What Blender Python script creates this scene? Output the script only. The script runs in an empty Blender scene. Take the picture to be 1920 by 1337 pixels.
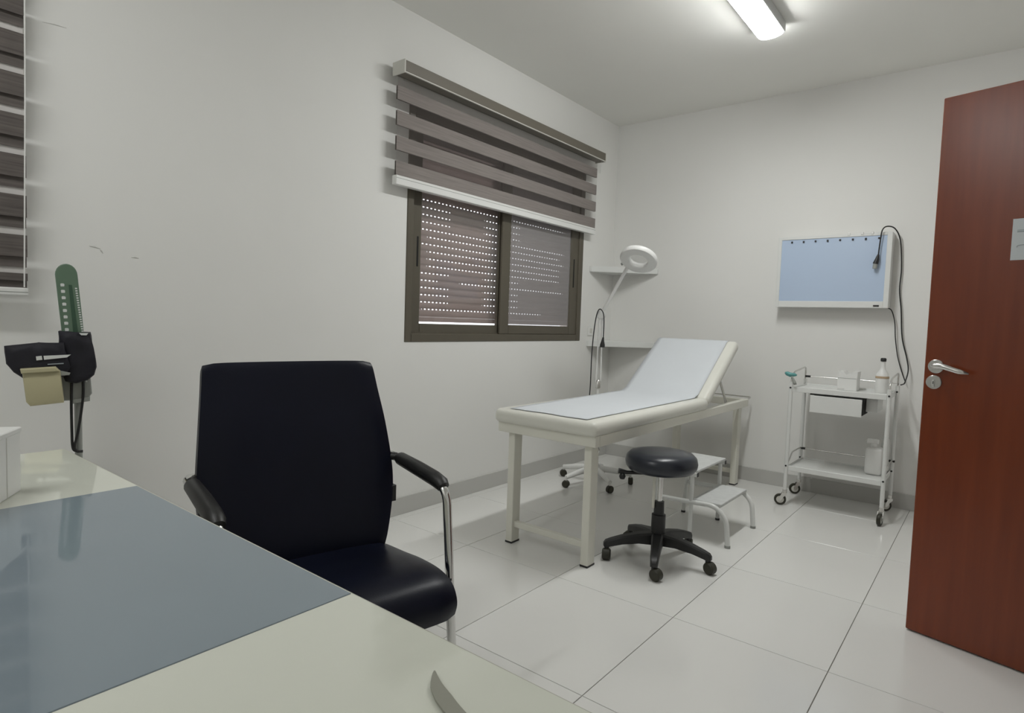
import bpy, bmesh, math, random
from mathutils import Matrix, Vector, noise
random.seed(7)
R = math.radians
SC = bpy.context.scene
COL = SC.collection

# ------------------------------------------------------------------ camera
cam_data = bpy.data.cameras.new('camera')
cam = bpy.data.objects.new('camera', cam_data)
COL.objects.link(cam)
right = Vector((0.778998, 0.626111, 0.033881))
up = Vector((-0.063056, 0.024464, 0.997710))
fwd = Vector((-0.623848, 0.779350, -0.058538))
cm = Matrix.Identity(4)
for i in range(3):
    cm[i][0], cm[i][1], cm[i][2] = right[i], up[i], -fwd[i]
cm.translation = Vector((0, 0, 1.18))
cam.matrix_world = cm
cam_data.sensor_width = 36.0
cam_data.lens = 1133.13 / 1920 * 36.0
cam_data.clip_start = 0.02
SC.camera = cam

# ------------------------------------------------------------------ world, exposure
wd = bpy.data.worlds.new('daylight'); SC.world = wd
wd.use_nodes = True
bg = wd.node_tree.nodes['Background']
bg.inputs['Color'].default_value = (0.92, 0.95, 1.0, 1)
bg.inputs['Strength'].default_value = 2.6
LAMP = 50.0          # emission of the tube over the couch
LAMP2 = 30.0         # the tube behind the desk, set dimmer to balance the near wall
vs = SC.view_settings
vs.view_transform = 'Standard'; vs.look = 'None'; vs.gamma = 1.0
vs.use_curve_mapping = False
vs.exposure = 0.08

# ------------------------------------------------------------------ materials
def lin(c):
    c /= 255.0
    return c / 12.92 if c <= 0.04045 else ((c + 0.055) / 1.055) ** 2.4
def col(r, g, b, k=0.55):
    return tuple(min(0.92, lin(v) / k) for v in (r, g, b)) + (1.0,)

def mat(name, c, rough=0.5, metal=0.0, coat=0.0, var=0.0, vscale=6.0, stretch=(1, 1, 1),
        bump=0.0, bscale=120.0, emit=None, estr=0.0, spec=0.5, detail=4.0, c2=None):
    m = bpy.data.materials.new(name); m.use_nodes = True
    nt = m.node_tree; b = nt.nodes['Principled BSDF']
    b.inputs['Base Color'].default_value = c
    b.inputs['Roughness'].default_value = rough
    b.inputs['Metallic'].default_value = metal
    b.inputs['Coat Weight'].default_value = coat
    b.inputs['Coat Roughness'].default_value = 0.08
    b.inputs['Specular IOR Level'].default_value = spec
    if emit:
        b.inputs['Emission Color'].default_value = emit
        b.inputs['Emission Strength'].default_value = estr
    tc = mp = None
    if var > 0 or bump > 0 or c2:
        tc = nt.nodes.new('ShaderNodeTexCoord'); mp = nt.nodes.new('ShaderNodeMapping')
        mp.inputs['Scale'].default_value = stretch
        nt.links.new(tc.outputs['Object'], mp.inputs['Vector'])
    if var > 0 or c2:
        n = nt.nodes.new('ShaderNodeTexNoise'); n.inputs['Scale'].default_value = vscale
        n.inputs['Detail'].default_value = detail
        nt.links.new(mp.outputs['Vector'], n.inputs['Vector'])
        rp = nt.nodes.new('ShaderNodeValToRGB')
        rp.color_ramp.elements[0].position = 0.3; rp.color_ramp.elements[1].position = 0.7
        lo = c2 if c2 else tuple(v * (1 - var) for v in c[:3]) + (1,)
        hi = c if c2 else tuple(min(0.95, v * (1 + var)) for v in c[:3]) + (1,)
        rp.color_ramp.elements[0].color = lo; rp.color_ramp.elements[1].color = hi
        nt.links.new(n.outputs['Fac'], rp.inputs['Fac'])
        nt.links.new(rp.outputs['Color'], b.inputs['Base Color'])
    if bump > 0:
        n2 = nt.nodes.new('ShaderNodeTexNoise'); n2.inputs['Scale'].default_value = bscale
        nt.links.new(mp.outputs['Vector'], n2.inputs['Vector'])
        bp = nt.nodes.new('ShaderNodeBump'); bp.inputs['Strength'].default_value = bump
        bp.inputs['Distance'].default_value = 0.002
        nt.links.new(n2.outputs['Fac'], bp.inputs['Height'])
        nt.links.new(bp.outputs['Normal'], b.inputs['Normal'])
    return m

def see_through(name, tint, opacity, gloss=0.0, rough=0.05):
    m = bpy.data.materials.new(name); m.use_nodes = True
    nt = m.node_tree; out = nt.nodes['Material Output']; nt.nodes.remove(nt.nodes['Principled BSDF'])
    tr = nt.nodes.new('ShaderNodeBsdfTransparent')
    df = nt.nodes.new('ShaderNodeBsdfDiffuse'); df.inputs['Color'].default_value = tint
    mx = nt.nodes.new('ShaderNodeMixShader'); mx.inputs[0].default_value = opacity
    nt.links.new(tr.outputs[0], mx.inputs[1]); nt.links.new(df.outputs[0], mx.inputs[2])
    last = mx
    if gloss > 0:
        gl = nt.nodes.new('ShaderNodeBsdfGlossy'); gl.inputs['Roughness'].default_value = rough
        lw = nt.nodes.new('ShaderNodeLayerWeight'); lw.inputs['Blend'].default_value = 0.5
        pw = nt.nodes.new('ShaderNodeMath'); pw.operation = 'POWER'; pw.inputs[1].default_value = 4.0
        nt.links.new(lw.outputs['Facing'], pw.inputs[0])
        fr = nt.nodes.new('ShaderNodeMath'); fr.operation = 'MULTIPLY_ADD'; fr.inputs[1].default_value = 0.7; fr.inputs[2].default_value = 0.04
        nt.links.new(pw.outputs[0], fr.inputs[0])
        m2 = nt.nodes.new('ShaderNodeMixShader')
        nt.links.new(fr.outputs[0], m2.inputs[0]); nt.links.new(mx.outputs[0], m2.inputs[1])
        nt.links.new(gl.outputs[0], m2.inputs[2]); last = m2
    nt.links.new(last.outputs[0], out.inputs['Surface'])
    return m

MT = {}
MT['wall'] = mat('wall_paint', (0.82, 0.815, 0.79, 1), 0.85, var=0.012, vscale=1.5, bump=0.05, bscale=90)
MT['ceiling'] = mat('ceiling_paint', (0.90, 0.895, 0.855, 1), 0.9, var=0.01, vscale=2)
MT['tile'] = mat('floor_tile', (0.78, 0.775, 0.75, 1), 0.16, var=0.02, vscale=1.2, spec=0.5)
MT['grout'] = mat('grout', (0.42, 0.41, 0.37, 1), 0.9, var=0.1, vscale=20)
MT['skirt'] = mat('skirting_tile', (0.54, 0.535, 0.51, 1), 0.35, var=0.02, vscale=2)
MT['bronze'] = mat('bronze_aluminium', (0.105, 0.092, 0.068, 1), 0.45, var=0.04, vscale=10, spec=0.4)
MT['bronze_dark'] = mat('bronze_shadow_gap', col(28, 24, 20), 0.6)
MT['shutter'] = mat('shutter_slat', (0.36, 0.27, 0.25, 1), 0.6, var=0.05, vscale=9)
MT['ledge'] = mat('pink_bounce_ledge', (0.75, 0.5, 0.45, 1), 0.8, var=0.06, vscale=9)
MT['glass'] = see_through('window_glass', (0.5, 0.48, 0.46, 1), 0.10, gloss=1, rough=0.03)
MT['glass_hazy'] = see_through('hazy_window_glass', (0.42, 0.40, 0.40, 1), 0.45, gloss=1, rough=0.08)
MT['blind'] = mat('blind_fabric', (0.28, 0.248, 0.23, 1), 0.85, c2=(0.21, 0.185, 0.175, 1), vscale=5,
                  stretch=(1, 0.8, 26), bump=0.2, bscale=60, detail=6)
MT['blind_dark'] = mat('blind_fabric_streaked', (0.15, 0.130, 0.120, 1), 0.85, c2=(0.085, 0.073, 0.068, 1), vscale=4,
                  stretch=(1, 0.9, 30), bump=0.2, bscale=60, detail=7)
MT['sheer'] = see_through('blind_sheer', (0.25, 0.22, 0.21, 1), 0.10)
MT['sheer_light'] = see_through('blind_sheer_dense', (0.80, 0.77, 0.75, 1), 0.6)
MT['fascia'] = mat('blind_fascia', (0.155, 0.138, 0.11, 1), 0.45, var=0.02)
MT['cap'] = mat('cap_plastic', (0.66, 0.65, 0.60, 1), 0.4, var=0.01)
MT['white'] = mat('white_plastic', (0.80, 0.80, 0.78, 1), 0.35, var=0.01)
MT['enamel'] = mat('cream_enamel', (0.78, 0.77, 0.69, 1), 0.32, var=0.015, vscale=4)
MT['wenamel'] = mat('white_enamel', (0.76, 0.77, 0.75, 1), 0.3, var=0.015, vscale=4)
MT['vinyl'] = mat('cream_vinyl', (0.75, 0.745, 0.68, 1), 0.38, var=0.015, vscale=3, bump=0.08, bscale=160)
MT['paper'] = mat('couch_paper', (0.66, 0.69, 0.72, 1), 0.8, var=0.01, bump=0.25, bscale=24)
MT['black_leather'] = mat('black_leather', (0.0045, 0.0058, 0.0145, 1), 0.36, var=0.12, vscale=4, bump=0.12, bscale=260, spec=0.22)
MT['stool_vinyl'] = mat('stool_vinyl', col(26, 29, 36), 0.3, var=0.1, vscale=5, bump=0.06, bscale=220)
MT['black'] = mat('black_plastic', col(22, 22, 22), 0.45, var=0.1, vscale=8)
MT['rubber'] = mat('dark_rubber', col(34, 33, 24), 0.5, var=0.1, vscale=12)
MT['chrome'] = mat('chrome', (0.72, 0.72, 0.71, 1), 0.14, metal=1.0, var=0.02)
MT['steel'] = mat('brushed_steel', (0.70, 0.69, 0.67, 1), 0.25, metal=1.0, var=0.04, vscale=40)
MT['desk'] = mat('desk_laminate', (0.72, 0.735, 0.65, 1), 0.045, var=0.012, vscale=2, spec=0.7)
MT['desk_edge'] = mat('desk_edge_band', (0.42, 0.41, 0.35, 1), 0.5, var=0.03)
MT['inlay'] = mat('blue_grey_glass', (0.235, 0.285, 0.325, 1), 0.05, var=0.03, vscale=2, spec=0.6)
MT['lens'] = see_through('lens_glass', (0.8, 0.8, 0.78, 1), 0.25, gloss=1)
MT['panel'] = mat('viewer_panel', (0.49, 0.60, 0.77, 1), 0.22, var=0.015, vscale=1.5)
MT['grey'] = mat('grey_plastic', col(118, 120, 116), 0.45, var=0.04)
MT['tread'] = mat('grey_ribbed_tread', (0.60, 0.61, 0.60, 1), 0.6, var=0.05, vscale=30, bump=0.3, bscale=200)
MT['green'] = mat('green_scale', (0.12, 0.19, 0.13, 1), 0.3, var=0.06, vscale=8)
MT['green_dark'] = mat('green_tube_channel', (0.04, 0.09, 0.055, 1), 0.3, var=0.05)
MT['beige'] = mat('beige_plastic', (0.50, 0.46, 0.29, 1), 0.45, var=0.02)
MT['cuff'] = mat('navy_black_cloth', col(14, 13, 21), 0.7, var=0.2, vscale=14, bump=0.3, bscale=180)
MT['print'] = mat('white_print', (0.72, 0.74, 0.72, 1), 0.6, var=0.02)
MT['print_grey'] = mat('grey_print', col(120, 126, 130), 0.7, var=0.02)
MT['sheet'] = mat('notice_paper', (0.66, 0.70, 0.72, 1), 0.5, var=0.01)
MT['teal'] = mat('teal_plastic', (0.10, 0.32, 0.31, 1), 0.4, var=0.08, vscale=30)
MT['tan'] = mat('tan_label', (0.46, 0.34, 0.22, 1), 0.6, var=0.05)
MT['scuff'] = mat('wall_scuff', (0.64, 0.63, 0.60, 1), 0.9, var=0.05)
MT['hole_shade'] = mat('dark_recess_and_shade', col(12, 12, 10), 0.8, var=0.02)  # slots and keyhole, and the painted shade strips at the drawer
MT['strip'] = mat('grey_satin', (0.30, 0.30, 0.25, 1), 0.5, var=0.04)
MT['lamp_off'] = mat('lamp_shell', (0.78, 0.78, 0.76, 1), 0.4, var=0.01)
MT['diffuser'] = mat('lit_diffuser', (0.9, 0.9, 0.9, 1), 0.5, emit=(0.985, 1.0, 0.985, 1), estr=LAMP)
MT['diffuser_dim'] = mat('lit_diffuser_dimmer_tube', (0.9, 0.9, 0.9, 1), 0.5, emit=(0.985, 1.0, 0.985, 1), estr=LAMP2)
MT['batten'] = mat('fixture_body', (0.55, 0.56, 0.55, 1), 0.45, var=0.02)
def wood_mat():
    m = mat('mahogany_veneer', (0.22, 0.039, 0.006, 1), 0.27, c2=(0.175, 0.029, 0.004, 1), vscale=3.0,
            stretch=(9, 9, 0.7), detail=8, spec=0.6, bump=0.04, bscale=30)
    return m
MT['wood'] = wood_mat()

# ------------------------------------------------------------------ mesh helpers
ROOT = {}
def rootm(o):
    while o.parent is not None: o = o.parent
    return ROOT.get(o.name, Matrix.Identity(4))
def tag(o, label=None, cat=None, group=None, kind=None):
    if label: o['label'] = label
    if cat: o['category'] = cat
    if group: o['group'] = group
    if kind: o['kind'] = kind
    return o
def thing(name, label, cat, loc, rz=0.0, group=None, kind=None):
    o = bpy.data.objects.new(name, None); COL.objects.link(o)
    o.empty_display_size = 0.05
    o.location = loc; o.rotation_euler = (0, 0, rz)
    ROOT[o.name] = Matrix.Translation(Vector(loc)) @ Matrix.Rotation(rz, 4, 'Z')
    return tag(o, label, cat, group, kind)
def link(name, me, parent):
    o = bpy.data.objects.new(name, me); COL.objects.link(o)
    if parent is not None: o.parent = parent
    return o
def obj(name, bm, m, parent=None, local=False, smooth=None, label=None):
    """links the bmesh as ONE object; coordinates are the room's unless local"""
    if parent is not None and not local:
        bm.transform(rootm(parent).inverted())
    bmesh.ops.recalc_face_normals(bm, faces=bm.faces)
    me = bpy.data.meshes.new(name)
    bm.to_mesh(me); bm.free()
    me.materials.append(MT[m] if isinstance(m, str) else m)
    if smooth:
        for p in me.polygons: p.use_smooth = True
        if smooth is not True:
            try: me.set_sharp_from_angle(angle=R(smooth))
            except Exception: pass
    o = link(name, me, parent)
    if label: o['label'] = label
    return o
def copy_tree(o, parent=None):
    c = o.copy(); COL.objects.link(c); c.parent = parent
    for ch in list(o.children): copy_tree(ch, c)
    return c
def new(): return bmesh.new()
def box(bm, x0, x1, y0, y1, z0, z1, bevel=0.0, seg=2, mtx=None):
    vs_ = [bm.verts.new((x, y, z)) for x in (x0, x1) for y in (y0, y1) for z in (z0, z1)]
    q = [(0, 1, 3, 2), (4, 6, 7, 5), (0, 4, 5, 1), (2, 3, 7, 6), (0, 2, 6, 4), (1, 5, 7, 3)]
    fs = [bm.faces.new([vs_[i] for i in f]) for f in q]
    geo = vs_
    if bevel > 0:
        es = list({e for f in fs for e in f.edges})
        r = bmesh.ops.bevel(bm, geom=es, offset=bevel, segments=seg, profile=0.5, affect='EDGES')
        geo = list({v for f in r['faces'] for v in f.verts} | {v for v in vs_ if v.is_valid})
    if mtx is not None:
        bmesh.ops.transform(bm, matrix=mtx, verts=[v for v in geo if v.is_valid])
    return geo
def B(x0, x1, y0, y1, z0, z1, bevel=0.0, seg=2, mtx=None):
    bm = new(); box(bm, x0, x1, y0, y1, z0, z1, bevel, seg, mtx); return bm
def smooth_path(pts, n=6):
    P = [Vector(p) for p in pts]
    if len(P) < 3: return P
    out = []
    for i in range(len(P) - 1):
        a = P[max(i - 1, 0)]; b = P[i]; c = P[i + 1]; d = P[min(i + 2, len(P) - 1)]
        for k in range(n):
            t = k / n
            out.append(0.5 * ((2 * b) + (c - a) * t + (2 * a - 5 * b + 4 * c - d) * t * t + (3 * b - a - 3 * c + d) * t ** 3))
    out.append(P[-1]); return out
def round_path(pts, rad, n=5):
    P = [Vector(p) for p in pts]; out = [P[0]]
    for i in range(1, len(P) - 1):
        a, b, c = P[i - 1], P[i], P[i + 1]
        r = min(rad, (a - b).length * 0.49, (c - b).length * 0.49)
        s = b + (a - b).normalized() * r; e = b + (c - b).normalized() * r
        for k in range(n + 1):
            t = k / n
            out.append((1 - t) ** 2 * s + 2 * t * (1 - t) * b + t * t * e)
    out.append(P[-1]); return out
def tube(bm, pts, r, seg=10, flat=1.0, cap=True):
    """sweep; r a number or list; flat squeezes the second axis"""
    P = [Vector(p) for p in pts]; n = len(P)
    rs = r if isinstance(r, (list, tuple)) else [r] * n
    T = [(P[min(i + 1, n - 1)] - P[max(i - 1, 0)]).normalized() for i in range(n)]
    ref = Vector((0, 0, 1)) if abs(T[0].z) < 0.9 else Vector((0, 1, 0))
    N = (ref - T[0] * ref.dot(T[0])).normalized()
    rings = []
    for i in range(n):
        if i:
            N = N - T[i] * N.dot(T[i]); N.normalize()
        Bn = T[i].cross(N)
        rings.append([bm.verts.new(P[i] + (N * math.cos(a) + Bn * math.sin(a) * flat) * rs[i])
                      for a in [2 * math.pi * k / seg for k in range(seg)]])
    for i in range(n - 1):
        for k in range(seg):
            bm.faces.new((rings[i][k], rings[i][(k + 1) % seg], rings[i + 1][(k + 1) % seg], rings[i + 1][k]))
    if cap:
        bm.faces.new(rings[0][::-1]); bm.faces.new(rings[-1])
    return rings
def TB(pts, r, seg=10, flat=1.0):
    bm = new(); tube(bm, pts, r, seg, flat); return bm
def lathe(bm, prof, seg=32, mtx=None):
    rings = []; vs_ = []
    for r, z in prof:
        if r < 1e-6:
            v = bm.verts.new((0, 0, z)); rings.append([v]); vs_.append(v)
        else:
            ring = [bm.verts.new((r * math.cos(2 * math.pi * k / seg), r * math.sin(2 * math.pi * k / seg), z)) for k in range(seg)]
            rings.append(ring); vs_ += ring
    for a, b in zip(rings, rings[1:]):
        for k in range(seg):
            k2 = (k + 1) % seg
            if len(a) == 1 and len(b) == 1: continue
            if len(a) == 1: bm.faces.new((a[0], b[k], b[k2]))
            elif len(b) == 1: bm.faces.new((a[k], a[k2], b[0]))
            else: bm.faces.new((a[k], a[k2], b[k2], b[k]))
    if mtx is not None: bmesh.ops.transform(bm, matrix=mtx, verts=vs_)
    return vs_
def LT(prof, seg=32, mtx=None):
    bm = new(); lathe(bm, prof, seg, mtx); return bm
def prism(bm, outline, mtx, d0, d1, bevel=0.0, seg=2):
    """outline in local xy, extruded along local z from d0 to d1, then mtx"""
    a = [bm.verts.new((x, y, d0)) for x, y in outline]; b = [bm.verts.new((x, y, d1)) for x, y in outline]
    n = len(a); f0 = bm.faces.new(a[::-1]); f1 = bm.faces.new(b)
    fs = [f0, f1] + [bm.faces.new((a[i], a[(i + 1) % n], b[(i + 1) % n], b[i])) for i in range(n)]
    geo = a + b
    if bevel > 0:
        es = list(set(f0.edges) | set(f1.edges))
        r = bmesh.ops.bevel(bm, geom=es, offset=bevel, segments=seg, profile=0.5, affect='EDGES')
        geo = list({v for f in r['faces'] for v in f.verts} | {v for v in geo if v.is_valid})
    bmesh.ops.transform(bm, matrix=mtx, verts=[v for v in geo if v.is_valid])
def frame_m(o, u, v, w):
    m = Matrix.Identity(4)
    for i in range(3): m[i][0], m[i][1], m[i][2], m[i][3] = u[i], v[i], w[i], o[i]
    return m
def struct(name, bm, m, label, parent=None, smooth=None, cat=None):
    o = obj(name, bm, m, parent, smooth=smooth)
    return tag(o, label, cat, kind='structure')

# ------------------------------------------------------------------ room shell
XL, XR, YB, YF, ZC = -2.73, 0.66, 4.82, -1.35, 2.93
WT = 0.2
floor = struct('floor', B(XL - WT, XR + 1.6, YF - WT, YB + WT, -0.12, -0.0045), 'grout', 'pale glossy tiled floor of the treatment room', cat='floor')
struct('ceiling', B(XL - WT, XR + 1.6, YF - WT, YB + WT, ZC, ZC + 0.12), 'ceiling', 'plain off white painted ceiling', cat='ceiling')
WY0, WY1, WZ0, WZ1 = 2.385, 4.305, 1.035, 2.42
def wall_left():
    bm = new()
    box(bm, XL - WT, XL, YF - WT, WY0, 0, ZC); box(bm, XL - WT, XL, WY1, YB + WT, 0, ZC)
    box(bm, XL - WT, XL, WY0, WY1, 0, WZ0); box(bm, XL - WT, XL, WY0, WY1, WZ1, ZC)
    return bm
wl = struct('wall_left', wall_left(), 'wall', 'off white painted wall holding the window', cat='wall')
struct('wall_back', B(XL, XR + 1.6, YB, YB + WT, 0, ZC), 'wall', 'off white painted end wall behind the trolley', cat='wall')
DY0, DY1, DZ = 1.735, 2.625, 2.115
def wall_right():
    bm = new()
    box(bm, XR, XR + 0.15, YF, DY0, 0, ZC); box(bm, XR, XR + 0.15, DY1, YB, 0, ZC); box(bm, XR, XR + 0.15, DY0, DY1, DZ, ZC)
    return bm
struct('wall_right', wall_right(), 'wall', 'off white painted wall with the doorway', cat='wall')
struct('wall_front', B(XL, XR + 1.6, YF - WT, YF, 0, ZC), 'wall', 'off white painted wall behind the desk', cat='wall')
struct('wall_corridor', B(XR + 1.45, XR + 1.6, YF, YB, 0, ZC), 'wall', 'off white corridor wall beyond the doorway', cat='wall')
def bb(bm): return bm
struct('baseboard_left', B(XL, XL + 0.012, YF, YB - 0.012, 0, 0.105, 0.002), 'skirt', 'grey tile skirting along the window wall', cat='baseboard')
struct('baseboard_back', B(XL, XR, YB - 0.012, YB, 0, 0.105, 0.002), 'skirt', 'grey tile skirting along the end wall', cat='baseboard')
b_ = new(); box(b_, XR - 0.012, XR, YF, DY0 - 0.07, 0, 0.105, 0.002); box(b_, XR - 0.012, XR, DY1 + 0.07, YB - 0.012, 0, 0.105, 0.002)
struct('baseboard_right', b_, 'skirt', 'grey tile skirting along the door wall', cat='baseboard')
# floor tiles, each its own piece, joints recessed
TX, TY, GX, GY = 0.5702, 0.6904, -1.5268, 1.6092
G = 0.0014
xs = sorted({XL, XR + 1.45} | {GX + i * TX for i in range(-6, 8) if XL + 0.02 < GX + i * TX < XR + 1.4})
ys = sorted({YF, YB} | {GY + j * TY for j in range(-6, 8) if YF + 0.02 < GY + j * TY < YB - 0.02})
tile_me = {}
for xa, xb in zip(xs, xs[1:]):
    for ya, yb in zip(ys, ys[1:]):
        key = (round(xb - xa, 4), round(yb - ya, 4))
        if key not in tile_me:
            w, h = (xb - xa) / 2 - G, (yb - ya) / 2 - G
            bm = B(-w, w, -h, h, -0.0045, 0.0, 0.0008, 1)
            bmesh.ops.recalc_face_normals(bm, faces=bm.faces)
            me = bpy.data.meshes.new('tile'); bm.to_mesh(me); bm.free(); me.materials.append(MT['tile'])
            tile_me[key] = me
        t = link('tile', tile_me[key], floor); t.location = ((xa + xb) / 2, (ya + yb) / 2, 0)
# wall scuffs
for (y0, z0, y1, z1, w) in [(0.662, 2.190, 0.734, 2.196, 0.0022), (0.800, 1.412, 0.838, 1.405, 0.003), (0.836, 1.402, 0.846, 1.388, 0.003), (0.944, 1.384, 0.972, 1.382, 0.003)]:
    obj('scuff_mark', TB([(XL, y0, z0), (XL, (y0 + y1) / 2, (z0 + z1) / 2 + 0.002), (XL, y1, z1)], [w * 0.4, w, w * 0.4], 6, 1.0), 'scuff', wl)

# ------------------------------------------------------------------ window with roller shutter
win = thing('window_1', 'bronze aluminium sliding window with lowered perforated shutter', 'window', (XL, (WY0 + WY1) / 2, WZ0), kind='structure')
def ring(bm, x0, x1, y0, y1, z0, z1, l, r, b, t, bev=0.004):
    box(bm, x0, x1, y0, y0 + l, z0, z1, bev, 1); box(bm, x0, x1, y1 - r, y1, z0, z1, bev, 1)
    box(bm, x0, x1, y0 + l, y1 - r, z0, z0 + b, bev, 1); box(bm, x0, x1, y0 + l, y1 - r, z1 - t, z1, bev, 1)
bm = new(); ring(bm, XL - 0.075, XL + 0.006, WY0, WY1, WZ0, WZ1, 0.05, 0.062, 0.05, 0.06)
wf = obj('window_frame', bm, 'bronze', win)
obj('track', B(XL - 0.027, XL - 0.022, WY0 + 0.05, WY1 - 0.062, WZ0 + 0.045, WZ0 + 0.06, 0.001, 1), 'bronze', wf)
# left sash runs behind, right sash in front
bm = new(); ring(bm, XL - 0.052, XL - 0.028, WY0 + 0.045, 3.345, WZ0 + 0.045, WZ1 - 0.055, 0.098, 0.085, 0.066, 0.06)
sl = obj('sash', bm, 'bronze', win)
obj('pane', B(XL - 0.042, XL - 0.038, WY0 + 0.14, 3.265, WZ0 + 0.105, WZ1 - 0.11), 'glass', sl)
obj('pull_slot', B(XL - 0.0285, XL - 0.0265, 2.492, 2.506, 1.49, 1.67, 0.0008, 1), 'hole_shade', sl)
bm = new(); ring(bm, XL - 0.021, XL - 0.002, 3.262, WY1 - 0.055, WZ0 + 0.05, WZ1 - 0.055, 0.098, 0.115, 0.066, 0.06)
sr = obj('sash', bm, 'bronze', win)
obj('pane', B(XL - 0.013, XL - 0.009, 3.352, WY1 - 0.165, WZ0 + 0.105, WZ1 - 0.11), 'glass_hazy', sr)
obj('pull_slot', B(XL - 0.0025, XL - 0.0005, 4.175, 4.19, 1.47, 1.70, 0.0008, 1), 'hole_shade', sr)
# shutter: every slat a piece with a row of light slots under it
SX = XL - 0.115
PIT = 0.0455
def slat_mesh(ranges):
    bm = new(); y0, y1 = WY0 + 0.02, WY1 - 0.02
    prof = [(0.0, 0.0), (0.006, 0.010), (0.0075, 0.020), (0.006, 0.030), (0.0, 0.0385)]
    a = [[bm.verts.new((x + dx, y, z)) for x, z in prof] for dx in (0, -0.004) for y in (y0, y1)]
    for i in range(4):
        bm.faces.new((a[0][i], a[1][i], a[1][i + 1], a[0][i + 1])); bm.faces.new((a[2][i], a[2][i + 1], a[3][i + 1], a[3][i]))
    bm.faces.new((a[0][0], a[2][0], a[3][0], a[1][0])); bm.faces.new((a[0][4], a[1][4], a[3][4], a[2][4]))
    # bridges between slots
    n = 56; st = (y1 - y0) / n
    run = None
    for k in range(n + 1):
        y = y0 + k * st
        openk = any(s <= y < e for s, e in ranges) and k < n
        box(bm, -0.003, 0.0, y - (st * 0.5 if not openk else st * 0.36), y + (st * 0.5 if not openk else st * 0.18), -0.0072, 0.0004)
    bmesh.ops.recalc_face_normals(bm, faces=bm.faces)
    me = bpy.data.meshes.new('shutter_slat'); bm.to_mesh(me); bm.free(); me.materials.append(MT['shutter'])
    return me
R_ALL = slat_mesh([(2.4, 4.2)])
R_L = slat_mesh([(2.4, 2.85), (3.2, 3.6)])
R_M = slat_mesh([(2.4, 2.56), (2.65, 4.15)])
R_S = slat_mesh([(2.4, 2.75), (2.95, 4.2)])
R_E = slat_mesh([(2.62, 3.9)])
R_0 = slat_mesh([])
order = [R_0, R_E, R_L, R_L, R_L, R_S, R_L, R_M, R_M, R_M, R_ALL, R_M, R_ALL, R_L, R_L, R_L, R_ALL] + [R_0] * 12
zbase = WZ0 + 0.152
rel = ROOT[win.name].inverted()
for k in range(27):
    s = link('shutter_slat', order[k], win)
    s.location = rel @ Vector((SX, 0, zbase + 0.0075 + k * PIT))
obj('shutter_end_bar', B(SX - 0.006, SX + 0.004, WY0 + 0.02, WY1 - 0.02, zbase - 0.03, zbase, 0.002, 1), 'shutter', win)
obj('added_bounce_ledge', B(XL - 0.42, XL - 0.075, WY0 - 0.1, WY1 + 0.1, WZ0 - 0.03, WZ0 + 0.05, 0.004, 1), 'ledge', win)  # unseen pink ledge, added to bounce daylight onto the lower slats

# ------------------------------------------------------------------ zebra blinds
def zebra(label, y0, y1, bands, back, ztop, zrail, cord_y, fab='blind', sheer='sheer'):
    t = thing('roller_blind', label, 'blind', (XL + 0.06, (y0 + y1) / 2, zrail[0]), group=None)
    h = obj('headrail', B(XL + 0.035, XL + 0.13, y0 + 0.005, y1 + 0.03, ztop - 0.062, ztop, 0.004, 2), 'fascia', t)
    obj('bracket', B(XL, XL + 0.04, y0 + 0.1, y0 + 0.14, ztop - 0.05, ztop - 0.005, 0.002, 1), 'cap', h)
    obj('bracket', B(XL, XL + 0.04, y1 - 0.14, y1 - 0.1, ztop - 0.05, ztop - 0.005, 0.002, 1), 'cap', h)
    obj('lower_lip', B(XL + 0.122, XL + 0.1325, y0 + 0.004, y1 + 0.031, ztop - 0.068, ztop - 0.062, 0.001, 1), 'cap', h)
    for a, b in ((y0 - 0.006, y0 + 0.005), (y1 + 0.03, y1 + 0.036)):
        obj('end_cap', B(XL + 0.03, XL + 0.133, a, b, ztop - 0.07, ztop + 0.003, 0.003, 1), 'cap', h)
    xf, xb = XL + 0.07, XL + 0.06
    for z0, z1 in bands: obj('band', B(xf, xf + 0.0022, y0, y1, z0, z1), fab, t)
    for z0, z1 in back: obj('band', B(xb, xb + 0.002, y0, y1, z0, z1), fab, t)
    edges = sorted(bands)
    xs_ = xf + 0.0006 if sheer == 'sheer' else xb - 0.004
    zl = zrail[1]
    for z0, z1 in edges + [(ztop - 0.07, ztop)]:
        if z0 > zl + 0.002: obj('sheer_strip', B(xs_, xs_ + 0.0008, y0 + 0.001, y1 - 0.001, zl, z0), sheer, t)
        zl = z1
    r = obj('bottom_rail', B(xf - 0.03, xf + 0.008, y0 - 0.001, y1 + 0.001, zrail[0], zrail[1], 0.004, 2), 'white', t)
    obj('rail_groove', B(xf + 0.0072, xf + 0.0086, y0, y1, zrail[1] - 0.017, zrail[1] - 0.0145), 'grey', r)
    if cord_y is not None:
        obj('pull_cord', TB([(xf + 0.025, cord_y, ztop - 0.05), (xf + 0.025, cord_y - 0.004, 1.9), (xf + 0.022, cord_y - 0.012, 1.24)], 0.0022, 6), 'white', t)
    return t
fb = [(2.382, 2.456), (2.243, 2.322), (2.107, 2.185), (1.970, 2.049)]
bl = zebra('taupe zebra roller blind half lowered over the shuttered window', 2.235, 4.362, fb, fb, 2.58, (1.918, 1.970), None)
obj('pull_cord', TB([(XL + 0.1, 4.375, 2.53), (XL + 0.1, 4.376, 2.47), (XL + 0.095, 4.374, 2.42)], 0.003, 6), 'white', bl)
fr2, bk2 = [(1.262, 1.288)], [(1.238, 1.288)]
for k in range(9):
    b0 = 1.309 + 0.1363 * k
    if b0 + 0.111 < 2.5:
        fr2.append((b0 + 0.036, b0 + 0.111)); bk2.append((b0, b0 + 0.075))
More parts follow.
